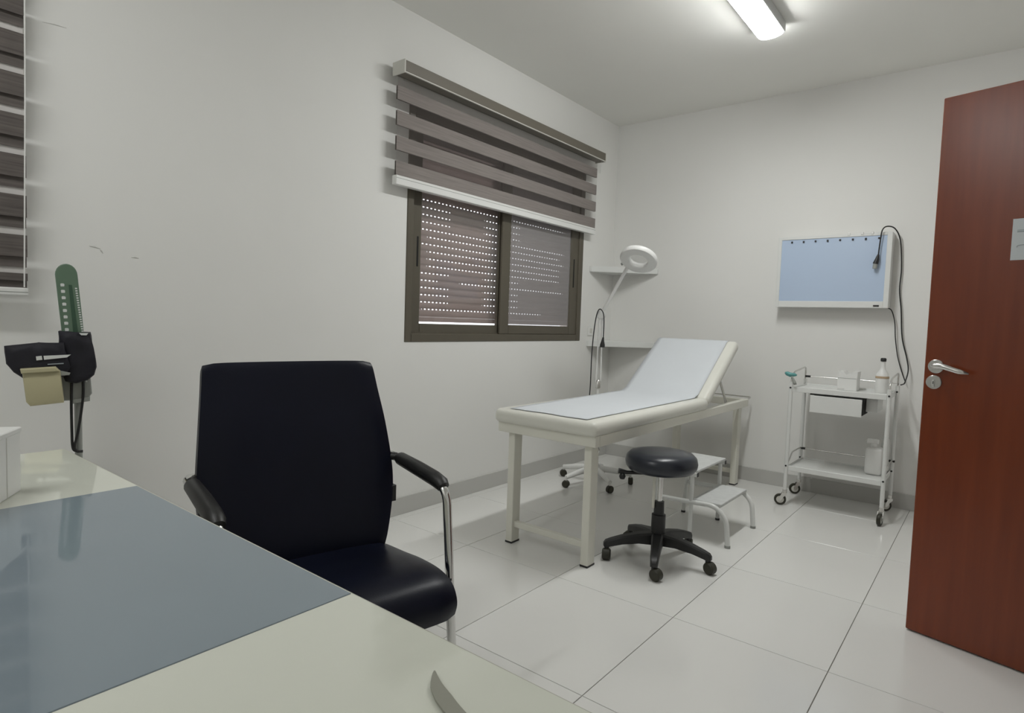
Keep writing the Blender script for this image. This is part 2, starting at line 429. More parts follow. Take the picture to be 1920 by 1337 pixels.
zebra('taupe zebra roller blind at the left edge, hanging low beside the desk', -0.78, 0.594, fr2, bk2, 2.58, (1.210, 1.238), 0.592, 'blind_dark', 'sheer_light')

# ------------------------------------------------------------------ door
A = Vector((-0.215, 2.849, 0)); D = Vector((0.969, -0.247, 0)).normalized(); NF = Vector((D.y, -D.x, 0))
if NF.y > 0: NF = -NF
DM = frame_m(A, D, NF, Vector((0, 0, 1)))   # local x along leaf from free edge, y toward camera, z up
door = thing('door_1', 'open mahogany veneered door with steel lever handle', 'door', tuple(A), kind='structure')
leaf = obj('leaf', B(0, 0.865, -0.042, 0.0, 0.006, 2.082, 0.0025, 1, DM), 'wood', door)
obj('strike_latch', B(-0.003, 0.001, -0.03, -0.012, 1.03, 1.09, 0.0005, 1, DM), 'steel', leaf)
def disc(x, z, r, d0, d1, seg=28):
    return LT([(0, d0), (r, d0), (r, d1 - 0.002), (r - 0.002, d1), (0, d1)], seg, DM @ Matrix.Translation((x, 0, z)) @ Matrix.Rotation(R(-90), 4, 'X'))
hr = obj('handle_rosette', disc(0.040, 1.061, 0.0265, 0, 0.009), 'steel', door, smooth=40)
obj('lever', TB([DM @ Vector(p) for p in round_path([(0.040, 0.004, 1.061), (0.040, 0.048, 1.063), (0.075, 0.052, 1.066), (0.118, 0.05, 1.052), (0.158, 0.046, 1.043)], 0.012)],
    [0.010] * 7 + [0.011] * 6 + [0.010] * 6 + [0.004], 12, 0.8), 'steel', hr, smooth=True)
es = obj('key_rosette', disc(0.036, 1.000, 0.0265, 0, 0.007), 'steel', door, smooth=40)
obj('key_cylinder', B(0.031, 0.041, 0.004, 0.0115, 0.982, 1.010, 0.003, 2, DM), 'chrome', es)
obj('keyhole', B(0.0350, 0.0375, 0.0110, 0.0121, 0.993, 1.004, 0, 1, DM), 'hole_shade', es)
for z in (0.25, 1.05, 1.85):
    obj('hinge', LT([(0, 0), (0.008, 0), (0.008, 0.1), (0, 0.1)], 12, DM @ Matrix.Translation((0.868, -0.042, z))), 'steel', door, smooth=40)
bm = new()
for xx in (XR - 0.012, XR + 0.15):
    box(bm, xx, xx + 0.012, DY0 - 0.07, DY0, 0, DZ + 0.07); box(bm, xx, xx + 0.012, DY1, DY1 + 0.07, 0, DZ + 0.07); box(bm, xx, xx + 0.012, DY0, DY1, DZ, DZ + 0.07)
box(bm, XR - 0.006, XR + 0.156, DY0, DY0 + 0.03, 0, DZ); box(bm, XR - 0.006, XR + 0.156, DY1 - 0.0, DY1 + 0.012, 0, DZ); box(bm, XR - 0.006, XR + 0.156, DY0 + 0.03, DY1, DZ - 0.028, DZ)
struct('trim_1', bm, 'wood', 'mahogany door frame around the doorway', cat='door frame')
ns = thing('notice_sheet', 'white printed paper notice fixed to the mahogany door', 'notice', tuple(DM @ Vector((0.242, 0.0, 1.455))))
obj('paper', B(0.240, 0.45, 0.0002, 0.0012, 1.455, 1.600, 0, 1, DM), 'sheet', ns)
obj('printed_bar', B(0.254, 0.43, 0.0012, 0.0015, 1.552, 1.557, 0, 1, DM), 'print_grey', ns)
obj('printed_bar', B(0.254, 0.43, 0.0012, 0.0015, 1.559, 1.561, 0, 1, DM), 'print_grey', ns)
obj('printed_curve', TB([DM @ Vector(p) for p in smooth_path([(0.256, 0.0013, 1.499), (0.257, 0.0013, 1.504), (0.264, 0.0013, 1.507), (0.29, 0.0013, 1.508), (0.42, 0.0013, 1.508)])], 0.0012, 6), 'print_grey', ns)

# ------------------------------------------------------------------ ceiling lights
def ceiling_light(xc, y0, y1, label, dm):
    t = thing('ceiling_light', label, 'ceiling light', (xc, (y0 + y1) / 2, ZC), group='ceiling batten lights')
    body = obj('fixture_body', B(xc - 0.076, xc + 0.077, y0 - 0.006, y1 + 0.006, ZC - 0.056, ZC, 0.004, 1), 'batten', t)
    bm = new(); pr = []
    for k in range(11):
        a = math.pi * k / 10
        pr.append((xc - 0.068 * math.cos(a), ZC - 0.056 - 0.030 * math.sin(a) ** 0.9))
    yy = [y0 + 0.004, y0 + 0.02, y1 - 0.02, y1 - 0.004]
    rows = [[bm.verts.new((x, y, ZC - 0.056 + (z - ZC + 0.056) * (0.8 if i in (0, 3) else 1))) for x, z in pr] for i, y in enumerate(yy)]
    for i in range(3):
        for k in range(10): bm.faces.new((rows[i][k], rows[i][k + 1], rows[i + 1][k + 1], rows[i + 1][k]))
    bm.faces.new(rows[0]); bm.faces.new(rows[3][::-1])
    bm.faces.new([rows[0][0], rows[1][0], rows[2][0], rows[3][0], rows[3][10], rows[2][10], rows[1][10], rows[0][10]])
    obj('diffuser', bm, dm, t, smooth=50)
    return t
ceiling_light(-1.125, 2.44, 3.69, 'lit white batten light on the ceiling above the treatment couch', 'diffuser')
ceiling_light(-1.70, -1.0, 0.25, 'lit white batten light on the ceiling above the desk', 'diffuser_dim')

# ------------------------------------------------------------------ desk
DZT = 0.80; DX0, DX1, DYA, DYB = -1.918, -0.12, -0.30, 0.502
desk = thing('desk', 'cream laminate desk with a blue grey glass band across its top', 'desk', ((DX0 + DX1) / 2, (DYA + DYB) / 2, 0))
top = obj('desktop', B(DX0, DX1, DYA, DYB, DZT - 0.028, DZT, 0.0015, 1), 'desk', desk)
obj('edge_band', B(DX0 - 0.0008, DX1 + 0.0008, DYB - 0.001, DYB + 0.0012, DZT - 0.027, DZT - 0.0012), 'desk_edge', top)
obj('glass_inlay', B(-1.415, -0.667, DYA + 0.003, DYB - 0.003, DZT - 0.002, DZT + 0.0012, 0.0008, 1), 'inlay', desk)
for x in (DX0 + 0.06, DX1 - 0.09):
    obj('side_panel', B(x, x + 0.03, DYA + 0.04, DYB - 0.06, 0.0, DZT - 0.028, 0.002, 1), 'desk', desk)
obj('modesty_panel', B(DX0 + 0.09, DX1 - 0.09, DYB - 0.16, DYB - 0.14, 0.22, DZT - 0.028, 0.002, 1), 'desk', desk)
# white carton at the left edge of the desk
u = Vector((-0.847, 0.532, 0)); v = Vector((-0.532, -0.847, 0))
cb = thing('storage_box', 'white lidded box standing on the far end of the desk', 'box', (-1.46, 0.282, DZT + 0.0002))
CM = frame_m(Vector((-1.536, 0.328, DZT)), -u, v, Vector((0, 0, 1)))
obj('box_body', B(0, 0.26, 0, 0.17, 0.0002, 0.126, 0.002, 1, CM), 'white', cb)
obj('lid', B(-0.002, 0.262, -0.002, 0.172, 0.1205, 0.132, 0.002, 1, CM), 'white', cb)
obj('seam', B(0.060, 0.0625, -0.0006, 0.0, 0.002, 0.12, 0, 1, CM), 'cap', cb)
# curved pointed strip
def strip_bm():
    bm = new()
    c = smooth_path([(-0.445, 0.442, 0.8045), (-0.436, 0.434, 0.804), (-0.421, 0.424, 0.8035), (-0.388, 0.411, 0.8028), (-0.34, 0.398, 0.8022)], 6)
    w = [0.0006 + 0.008 * min(1, (i / (len(c) - 1)) * 1.6) for i in range(len(c))]
    rows = []
    for i, p in enumerate(c):
        t = (c[min(i + 1, len(c) - 1)] - c[max(i - 1, 0)]).normalized(); s = t.cross(Vector((0, 0, 1))).normalized() * w[i]
        rows.append([bm.verts.new(p + s + Vector((0, 0, 0.0012))), bm.verts.new(p - s + Vector((0, 0, 0.0012))), bm.verts.new(p - s - Vector((0, 0, 0.0012))), bm.verts.new(p + s - Vector((0, 0, 0.0012)))])
    for a, b in zip(rows, rows[1:]):
        for k in range(4): bm.faces.new((a[k], a[(k + 1) % 4], b[(k + 1) % 4], b[k]))
    bm.faces.new(rows[0]); bm.faces.new(rows[-1][::-1])
    return bm
st = obj('curved_strip', strip_bm(), 'strip', smooth=40)
tag(st, 'grey pointed curved strip on the near end of the desk', 'strip')

# ------------------------------------------------------------------ visitor armchair
CH = thing('armchair', 'black leather visitor armchair with chrome arms at the desk', 'chair', (-1.5 + 0.015 * 0.208, 1.0 + 0.015 * 0.978, 0), R(-12))
# local: x forward, y toward window-side right arm, z up
def sweep_sheet(rows, thick, nx=16, bow=0.02, crown=0.3):
    """rows: (x, z, halfwidth, nx, nz) ; closed padded slab following the profile"""
    bm = new(); F, Bk = [], []
    for (x, z, hw, ax, az) in rows:
        f, b = [], []
        for k in range(nx + 1):
            s = -1 + 2 * k / nx
            e = (1 - abs(s) ** 9) ** 0.5 if abs(s) < 1 else 0.0
            bo = bow * (s * s)
            off = thick / 2 * (0.45 + 0.55 * e)
            f.append(bm.verts.new((x + ax * (off + bo), s * hw, z + az * off)))
            b.append(bm.verts.new((x - ax * (off - bo), s * hw, z - az * off)))
        F.append(f); Bk.append(b)
    n = len(rows)
    for i in range(n - 1):
        for k in range(nx):
            bm.faces.new((F[i][k], F[i][k + 1], F[i + 1][k + 1], F[i + 1][k])); bm.faces.new((Bk[i][k], Bk[i + 1][k], Bk[i + 1][k + 1], Bk[i][k + 1]))
        for k in (0, nx): bm.faces.new((F[i][k], F[i + 1][k], Bk[i + 1][k], Bk[i][k]))
    for i in (0, n - 1):
        for k in range(nx): bm.faces.new((F[i][k], F[i][k + 1], Bk[i][k + 1], Bk[i][k]))
    return bm
def prof_rows(pts, n=5):
    c = smooth_path([(x, z, hw) for x, z, hw in pts], n); rows = []
    for i, p in enumerate(c):
        t = c[min(i + 1, len(c) - 1)] - c[max(i - 1, 0)]; L = math.hypot(t.x, t.y)
        rows.append((p.x, p.y, p.z, t.y / L, -t.x / L))
    return rows
back_pts = [(-0.145, 0.415, 0.255), (-0.150, 0.47, 0.272), (-0.170, 0.58, 0.296), (-0.190, 0.68, 0.302), (-0.222, 0.82, 0.290), (-0.258, 0.93, 0.277), (-0.280, 0.996, 0.270), (-0.289, 1.012, 0.266)]
bk = obj('backrest', sweep_sheet(prof_rows(back_pts), 0.052, 18, 0.028), 'black_leather', CH, local=True, smooth=60)
obj('side_tag', B(-0.165, -0.135, 0.285, 0.312, 0.555, 0.61, 0.001, 1), 'black', bk, local=True)
seat_pts = [(-0.155, 0.405, 0.262), (-0.10, 0.410, 0.268), (0.0, 0.418, 0.272), (0.10, 0.428, 0.275), (0.20, 0.430, 0.276), (0.262, 0.415, 0.276), (0.288, 0.380, 0.275), (0.280, 0.345, 0.274)]
rows = [(x, z, hw, -ax, -az) for x, z, hw, ax, az in prof_rows(seat_pts)]
obj('seat', sweep_sheet(rows, 0.055, 16, 0.0), 'black_leather', CH, local=True, smooth=60)
for s in (1, -1):
    y = 0.318 * s
    p = round_path([(-0.205, s * 0.285, 0.705), (-0.19, y, 0.705), (0.165, y, 0.668), (0.235, y, 0.022), (-0.26, y, 0.022)], 0.05, 6)
    fr = obj('side_frame', TB(p, 0.0135, 12, 1.0), 'chrome', CH, local=True, smooth=50)
    pad = [(-0.135, y, 0.7025), (-0.12, y, 0.7025), (0.0, y, 0.693), (0.10, y, 0.683), (0.135, y, 0.676), (0.147, y, 0.668)]
    obj('arm_pad', TB(pad, [0.017, 0.022, 0.024, 0.024, 0.023, 0.019], 14, 1.0), 'black', CH, local=True, smooth=50)
    obj('seat_bracket', TB([(0.19, s * 0.26, 0.40), (0.197, y, 0.40)], 0.011, 10), 'black', CH, local=True, smooth=50)
    obj('back_bracket', TB([(-0.205, s * 0.278, 0.705), (-0.15, s * 0.318, 0.704)], 0.014, 10), 'black', CH, local=True, smooth=50)
obj('floor_bar', TB([(-0.26, -0.318, 0.022), (-0.26, 0.318, 0.022)], 0.0135, 12), 'chrome', CH, local=True, smooth=50)

# ------------------------------------------------------------------ blood pressure stand
SPb = Vector((-2.516, 0.704, 0))
un = Vector((0.262, 0.965, 0)); nn = Vector((0.965, -0.262, 0))
sp = thing('blood_pressure_stand', 'green scale blood pressure gauge on a pole with draped black cuff', 'blood pressure monitor', tuple(SPb), R(0))
# local metres: u right, w up from z=0, depth toward viewer
PX = 1 / 535.0
def spx(px, py): return ((px - 146.0) * PX / 1.22, 1.18 - (py - 578.0) * PX)
SM = frame_m(SPb, un, Vector((0, 0, 1)), nn)
def sprism(pts, d0, d1, bev=0.0): 
    bm = new(); prism(bm, [spx(*q) for q in pts], SM, d0, d1, bev); return bm
def arc_top(cx, cy, r, n=10): return [(cx + r * math.cos(math.pi * k / n), cy - r * math.sin(math.pi * k / n)) for k in range(n + 1)]
obj('pole', TB([SPb + un * 0.0 + Vector((0, 0, 0.05)), SPb + un * -0.004 + Vector((0, 0, 0.86))], 0.0115, 14), 'grey', sp, smooth=50)
lean = R(-5.0)
colm = [(x, y) for x, y in arc_top(124, 521, 20.5)] + [(128, 690), (170 - 2, 690)]
colm = [(144.6, 521)] + [(124 + 20.5 * math.cos(math.pi * k / 12), 521 - 20.5 * math.sin(math.pi * k / 12)) for k in range(1, 12)] + [(103.5, 521), (122, 700), (163, 700)]
cs = obj('scale_column', sprism(colm, -0.014, 0.014, 0.003), 'green', sp)
obj('tube_channel', sprism([(128, 539), (134, 539), (152, 690), (141, 690)], 0.013, 0.0152), 'green_dark', cs)
obj('top_window', sprism([(112, 509), (135, 509), (136, 514), (111, 514)], 0.013, 0.0148), 'print', cs) if False else None
for k in range(8):
    cx, cy = 116.5 + k * 1.05, 540 + k * 11.7
    obj('scale_mark', sprism([(cx - 3.6, cy - 2.0), (cx - 2, cy - 3), (cx + 2.4, cy - 3), (cx + 4, cy - 1.4), (cx + 3.6, cy + 2.4), (cx - 3, cy + 2.6)], 0.013, 0.0152), 'print', cs)
for k in range(20):
    cx, cy = 142.0 + k * 0.62, 545 + k * 4.4
    obj('scale_tick', sprism([(cx - 2.4, cy - 1.2), (cx + 1.6, cy - 1.2), (cx + 1.6, cy + 1.2), (cx - 2.4, cy + 1.2)], 0.013, 0.0152), 'print', cs)
hs = obj('gauge_housing', sprism([(114, 694), (166, 694), (170, 742), (160, 754), (112, 754)], -0.012, 0.02, 0.004), 'grey', sp)
obj('housing_screw', sprism([(158, 716), (161, 716), (161, 720), (158, 720)], 0.0195, 0.0215), 'print', hs)
obj('housing_foot', sprism([(134, 752), (166, 748), (166, 756), (134, 760)], -0.01, 0.024, 0.002), 'grey', hs)
# cuff basket
bmk = sprism([(47, 696), (112, 694), (118, 752), (60, 756), (53, 748)], 0.022, 0.10, 0.006)
bs = obj('basket', bmk, 'beige', sp, smooth=40)
obj('basket_rim', sprism([(44, 690), (104, 687), (112, 695), (46, 698)], 0.018, 0.108, 0.003), 'beige', bs)
def cuff_lobe(pts, d0, d1, jig=0.004):
    bm = sprism(pts, d0, d1, 0.012)
    bmesh.ops.triangulate(bm, faces=bm.faces)
    bmesh.ops.subdivide_edges(bm, edges=bm.edges, cuts=2, use_grid_fill=True)
    for vv in bm.verts:
        vv.co += noise.noise_vector(vv.co * 22) * jig
    return bm
cf = obj('cuff', cuff_lobe([(110, 624), (140, 626), (168, 627), (171, 648), (175, 668), (178, 690), (174, 706), (162, 716), (140, 720), (120, 716), (112, 690), (109, 660)], -0.035, 0.055), 'cuff', sp, smooth=True)
obj('cuff_flap', cuff_lobe([(17, 651), (75, 645), (118, 645), (130, 690), (118, 706), (88, 709), (50, 709), (32, 697), (20, 682)], 0.03, 0.075, 0.003), 'cuff', cf, smooth=True)
obj('cuff_print', sprism([(70, 669), (80, 668), (81, 675), (71, 676)], 0.0755, 0.0785), 'print', cf)
obj('cuff_print', sprism([(83, 668), (131, 666), (124, 671), (84, 675)], 0.0755, 0.0785), 'print', cf)
obj('cuff_print', sprism([(90, 682.5), (118, 681), (118, 682.8), (90, 684)], 0.0755, 0.0785), 'print_grey', cf)
obj('cuff_patch', sprism([(99, 692), (130, 699), (128, 703), (100, 705)], 0.0755, 0.078), 'grey', cf)
obj('cuff_pale_strip', sprism([(146, 627), (163, 627), (160, 631), (150, 631)], 0.052, 0.058), 'print', cf)  # small pale strip along the top of the cuff
for pts in ([(132, 712), (131, 760), (131.5, 810), (133, 842), (140, 850), (152, 851)], [(153, 712), (153, 745), (147, 790), (141, 822), (136, 842), (142, 850)]):
    q = [SM @ Vector((spx(*a)[0], spx(*a)[1], 0.022)) for a in pts]
    obj('hose', TB(smooth_path(q), 0.0045, 8), 'black', sp, smooth=True)
for k in range(5):
    a = R(72 * k + 20); e = SPb + Vector((math.cos(a) * 0.19, math.sin(a) * 0.19, 0.05))
    lg = obj('base_leg', TB([SPb + Vector((0, 0, 0.07)), e], [0.016, 0.011], 10), 'grey', sp, smooth=50)
    obj('caster', LT([(0, -0.012), (0.022, -0.012), (0.025, 0), (0.022, 0.012), (0, 0.012)], 16, Matrix.Translation((e.x, e.y, 0.025)) @ Matrix.Rotation(a, 4, 'Z') @ Matrix.Rotation(R(90), 4, 'X')), 'rubber', lg, smooth=40)
    obj('caster_stem', TB([(e.x, e.y, 0.03), (e.x, e.y, 0.055)], 0.007, 8), 'grey', lg)

# ------------------------------------------------------------------ treatment couch
BX0, BX1, BY0, BY1 = -2.03, -1.435, 2.44, 4.67
couch = thing('treatment_couch', 'cream treatment couch with raised backrest in the corner', 'couch', ((BX0 + BX1) / 2, (BY0 + BY1) / 2, 0))
bm = new(); ring_z = (0.598, 0.652)
box(bm, BX0, BX1, BY0, BY0 + 0.04, *ring_z, 0.003, 1); box(bm, BX0, BX1, BY1 - 0.04, BY1, *ring_z, 0.003, 1)
box(bm, BX0, BX0 + 0.04, BY0 + 0.04, BY1 - 0.04, *ring_z, 0.003, 1); box(bm, BX1 - 0.04, BX1, BY0 + 0.04, BY1 - 0.04, *ring_z, 0.003, 1)
obj('top_frame', bm, 'enamel', couch)
for (x, y) in ((-1.985, 2.475), (-1.515, 2.475), (-1.985, 4.575), (-1.515, 4.575)):
    l = obj('leg', B(x, x + 0.042, y, y + 0.066, 0.006, 0.60, 0.003, 1), 'enamel', couch)
    obj('foot_cap', B(x - 0.001, x + 0.043, y - 0.001, y + 0.067, 0.0, 0.010, 0.001, 1), 'black', l)
for y in (2.508, 4.608):
    obj('stretcher', B(-1.945, -1.513, y - 0.014, y + 0.014, 0.085, 0.116, 0.002, 1), 'enamel', couch)
def pad(x0, x1, y0, y1, z0, z1, bev, mtx=None):
    bm = new(); box(bm, x0, x1, y0, y1, z0, z1, bev, 4, mtx); return bm
HY = 3.83
obj('mattress', pad(BX0 - 0.012, BX1 + 0.012, BY0 - 0.03, HY, 0.648, 0.722, 0.03), 'vinyl', couch, smooth=50)
ang = R(35.0); HM = Matrix.Translation((0, HY + 0.005, 0.660)) @ Matrix.Rotation(ang, 4, 'X')
br = obj('backrest', pad(BX0 - 0.01, BX1 + 0.01, 0.0, 0.66, 0.0, 0.074, 0.03, HM), 'vinyl', couch, smooth=50)
obj('backrest_board', B(BX0 + 0.03, BX1 - 0.03, 0.02, 0.62, -0.014, 0.003, 0.002, 1, HM), 'enamel', br)
for x in (BX0 + 0.08, BX1 - 0.08):
    q = HM @ Vector((x, 0.42, -0.01))
    obj('backrest_strut', TB([q, (x, 4.42, 0.63)], 0.009, 8), 'steel', couch, smooth=50)
obj('paper_holder', TB(round_path([(BX0 + 0.02, BY1 - 0.01, 0.645), (BX0 + 0.02, BY1 + 0.085, 0.66), (BX1 - 0.01, BY1 + 0.085, 0.66), (BX1 - 0.01, BY1 - 0.01, 0.645)], 0.02), 0.005, 8), 'steel', couch, smooth=50)
obj('latch', TB([(BX1 - 0.004, BY0 + 0.03, 0.60), (BX1 + 0.004, BY0 + 0.03, 0.585), (BX1 - 0.002, BY0 + 0.035, 0.572)], 0.003, 6), 'steel', couch)
# paper sheet following mattress and backrest
def paper_bm():
    path = [(2.448, 0.7245), (2.48, 0.7245)] + [(2.55 + 0.1 * k, 0.7245) for k in range(13)]
    inv = [(0.035, 0.077), (0.12, 0.0765), (0.25, 0.0765), (0.40, 0.0765), (0.55, 0.0765), (0.62, 0.0785), (0.655, 0.066), (0.668, 0.04), (0.668, 0.0), (0.672, -0.03)]
    path += [tuple((HM @ Vector((0, a, b)))[1:]) for a, b in inv]
    bm = new(); nx = 14; g = []
    for i, (y, z) in enumerate(path):
        row = []
        for k in range(nx + 1):
            xl = -1.962 - 0.058 * min(1, max(0, (y - 2.45) / (HY - 2.45))); x = xl + (-1.492 - xl) * k / nx
            nz = noise.noise(Vector((x * 9, y * 5, 0))) * 0.0008 + 0.0014
            yy = y + (0.02 * noise.noise(Vector((x * 6, 3, 1))) - 0.05 * (k / nx) * 0 if i == 0 else 0)
            row.append(bm.verts.new((x + 0.004 * noise.noise(Vector((y * 4, k * 0.01, 5))), yy - (nz if y > HY else 0) * 0.6, z + nz)))
        g.append(row)
    for a, b in zip(g, g[1:]):
        for k in range(nx): bm.faces.new((a[k], a[k + 1], b[k + 1], b[k]))
    return bm
pp = obj('couch_paper', paper_bm(), 'paper', smooth=True)
so = pp.modifiers.new('thickness', 'SOLIDIFY'); so.thickness = 0.0008; so.offset = 1
tag(pp, 'white disposable paper sheet spread along the treatment couch', 'paper sheet')

# ------------------------------------------------------------------ round stool
SO = Vector((-1.273, 2.815, 0))
stool = thing('stool', 'round black swivel stool on five casters before the couch', 'stool', tuple(SO), R(4))
LM = Matrix.Identity(4)
seat_prof = [(0, 0.449), (0.06, 0.449), (0.13, 0.453), (0.160, 0.463), (0.174, 0.481), (0.178, 0.504), (0.172, 0.530), (0.155, 0.547), (0.11, 0.557), (0.05, 0.561), (0, 0.5615)]
obj('seat', LT(seat_prof, 48), 'stool_vinyl', stool, local=True, smooth=True)
obj('seat_plate', LT([(0, 0.437), (0.05, 0.437), (0.085, 0.447), (0.085, 0.451), (0, 0.451)], 24), 'black', stool, local=True, smooth=40)
lv = obj('height_lever', TB([(-0.03, -0.02, 0.442), (-0.14, -0.095, 0.442), (-0.175, -0.12, 0.450)], [0.008, 0.010, 0.014], 10, 0.7), 'black', stool, local=True, smooth=50)
obj('lever_knob', LT([(0, -0.016), (0.012, -0.013), (0.017, 0), (0.012, 0.013), (0, 0.016)], 14, Matrix.Translation((-0.158, -0.108, 0.422))), 'black', stool, local=True, smooth=True)
obj('gas_lift', LT([(0, 0.26), (0.014, 0.26), (0.014, 0.442), (0, 0.442)], 20), 'chrome', stool, local=True, smooth=40)
obj('height_rod', TB([(-0.022, -0.024, 0.27), (-0.022, -0.024, 0.442)], 0.007, 10), 'enamel', stool, local=True, smooth=40)
obj('column_cover', LT([(0, 0.10), (0.036, 0.10), (0.0345, 0.235), (0.026, 0.236), (0.0245, 0.302), (0, 0.302)], 24), 'black', stool, local=True, smooth=40)
def base_leg_bm():
    bm = new(); rows = []
    for x, zt, h, w in [(0.02, 0.145, 0.060, 0.030), (0.10, 0.138, 0.048, 0.026), (0.18, 0.122, 0.040, 0.022), (0.235, 0.106, 0.036, 0.019), (0.262, 0.096, 0.034, 0.017), (0.272, 0.084, 0.018, 0.012)]:
        rows.append([bm.verts.new((x, sy * w, zz)) for sy, zz in ((-1, zt - h), (-1, zt - 0.008), (-0.7, zt), (0.7, zt), (1, zt - 0.008), (1, zt - h))])
    for a, b in zip(rows, rows[1:]):
        for k in range(6): bm.faces.new((a[k], a[(k + 1) % 6], b[(k + 1) % 6], b[k]))
    bm.faces.new(rows[0]); bm.faces.new(rows[-1][::-1])
    return bm
leg0 = obj('base_leg', base_leg_bm(), 'black', stool, local=True, smooth=30)
def wheel_bm(r, w):
    return LT([(0, -w), (r * 0.8, -w), (r, -w * 0.7), (r, w * 0.7), (r * 0.8, w), (0, w)], 20, Matrix.Rotation(R(90), 4, 'X'))
yaws = {0: 75, 1: 60, 2: -20, 3: 30, 4: 40}
wh = None
for k in range(5):
    l = leg0 if k == 0 else leg0.copy()
    if k: COL.objects.link(l); l.parent = stool
    a = R(-140 + 72 * k - 4)
    l.rotation_euler = (0, 0, a)
    cx = Vector((0.255, 0, 0))
    if wh is None:
        c = obj('caster', wheel_bm(0.029, 0.021), 'rubber', l, local=True, smooth=40); wh = c
        h = obj('caster_hood', LT([(0, 0.06), (0.012, 0.06), (0.012, 0.085), (0, 0.085)], 12), 'black', l, local=True); hd = h
    else:
        c = wh.copy(); COL.objects.link(c); c.parent = l
        h = hd.copy(); COL.objects.link(h); h.parent = l
    yw = R(yaws[k])
    c.location = (0.255 + 0.014 * math.cos(yw), 0.014 * math.sin(yw), 0.029); c.rotation_euler = (0, 0, yw)
    h.location = (0.255, 0, -0.012)

# ------------------------------------------------------------------ two step stool
SY0, SY1 = 3.236, 3.672
ss = thing('step_stool', 'white tubular two step stool with grey treads beside the couch', 'step stool', (-1.28, (SY0 + SY1) / 2, 0))
def tread(x0, x1, z, nm):
    t_ = obj('tread', B(x0, x1, SY0 + 0.008, SY1 - 0.008, z - 0.012, z + 0.004, 0.003, 1), 'tread', ss)
    return t_
for y in (SY0, SY1):
    low = obj('lower_frame', TB(round_path([(-1.062, y, 0.006), (-1.075, y, 0.155), (-1.14, y, 0.213), (-1.30, y, 0.205), (-1.47, y, 0.200)], 0.07, 6), 0.0135, 12), 'wenamel', ss, smooth=50)
    obj('foot_cap', LT([(0, 0), (0.0155, 0), (0.0155, 0.014), (0, 0.014)], 14, Matrix.Translation((-1.062, y, 0))), 'grey', low, smooth=40)
    f = obj('upper_leg', TB([(-1.275, y, 0.006), (-1.275, y, 0.375)], 0.0115, 12), 'wenamel', ss, smooth=50)
    obj('foot_cap', LT([(0, 0), (0.0135, 0), (0.0135, 0.012), (0, 0.012)], 14, Matrix.Translation((-1.275, y, 0))), 'black', f, smooth=40)
    f = obj('upper_leg', TB([(-1.495, y, 0.006), (-1.47, y, 0.375)], 0.0115, 12), 'wenamel', ss, smooth=50)
    obj('foot_cap', LT([(0, 0), (0.0135, 0), (0.0135, 0.012), (0, 0.012)], 14, Matrix.Translation((-1.495, y, 0))), 'black', f, smooth=40)
    ub = obj('upper_bar', B(-1.465, -1.245, y - 0.012, y + 0.012, 0.352, 0.376, 0.002, 1), 'wenamel', ss)
    obj('end_plug', B(-1.246, -1.242, y - 0.011, y + 0.011, 0.353, 0.375, 0.001, 1), 'black', ub)
obj('tread', B(-1.275, -1.108, SY0 + 0.004, SY1 - 0.004, 0.208, 0.226, 0.004, 2), 'tread', ss)
obj('tread', B(-1.46, -1.245, SY0 - 0.006, SY1 + 0.006, 0.376, 0.390, 0.004, 2), 'tread', ss)

# ------------------------------------------------------------------ corner shelves
def corner_shelf(zt, label):
    bm = new()
    o_ = [(XL + 0.0005, YB - 0.0005), (XL + 0.0005, YB - 0.40), (XL + 0.02, YB - 0.40), (XL + 0.44, YB - 0.02), (XL + 0.44, YB - 0.0005)]
    prism(bm, o_, Matrix.Identity(4), zt - 0.048, zt, 0.002, 1)
    o = obj('corner_shelf', bm, 'wenamel'); return tag(o, label, 'shelf', 'corner shelves')
corner_shelf(1.668, 'white triangular corner shelf behind the magnifying lamp head')
corner_shelf(1.036, 'white triangular corner shelf just above the couch backrest')
ws = thing('wall_socket', 'small white wall socket above the lower corner shelf', 'socket', (XL, 4.47, 1.12))
obj('plate', B(XL, XL + 0.010, 4.43, 4.51, 1.08, 1.16, 0.003, 2), 'white', ws)
obj('socket_face', B(XL + 0.009, XL + 0.013, 4.45, 4.49, 1.10, 1.14, 0.002, 1), 'cap', ws)

# ------------------------------------------------------------------ magnifying lamp
MB = Vector((-2.27, 3.86, 0))
ml = thing('magnifying_lamp', 'white floor standing magnifying lamp behind the couch', 'lamp', tuple(MB))
for k, a in enumerate((R(-107), R(-35), R(37), R(109), R(181))):
    e = MB + Vector((math.cos(a) * 0.27, math.sin(a) * 0.27, 0.075))
    lg = obj('base_leg', TB([MB + Vector((0, 0, 0.115)), MB + Vector((math.cos(a) * 0.14, math.sin(a) * 0.14, 0.10)), e], [0.026, 0.022, 0.017], 10, 0.8), 'lamp_off', ml, smooth=50)
    obj('caster', wheel_bm(0.027, 0.017), 'rubber', lg, smooth=40).location = Vector((0, 0, 0))
    c = lg.children[0]
    c.matrix_local = Matrix.Translation(e - MB + Vector((0, 0, -0.048))) @ Matrix.Rotation(R(20 + 50 * k), 4, 'Z') @ Matrix.Translation(MB)
    obj('caster_stem', TB([e + Vector((0, 0, -0.035)), e + Vector((0, 0, 0.004))], 0.008, 8), 'lamp_off', lg)
obj('hub', LT([(0, 0.085), (0.045, 0.085), (0.04, 0.135), (0.022, 0.16), (0, 0.16)], 20, Matrix.Translation(MB)), 'lamp_off', ml, smooth=50)
PT = MB + Vector((0, 0, 0.74))
obj('pole', TB([MB + Vector((0, 0, 0.15)), PT], 0.0125, 14), 'lamp_off', ml, smooth=50)
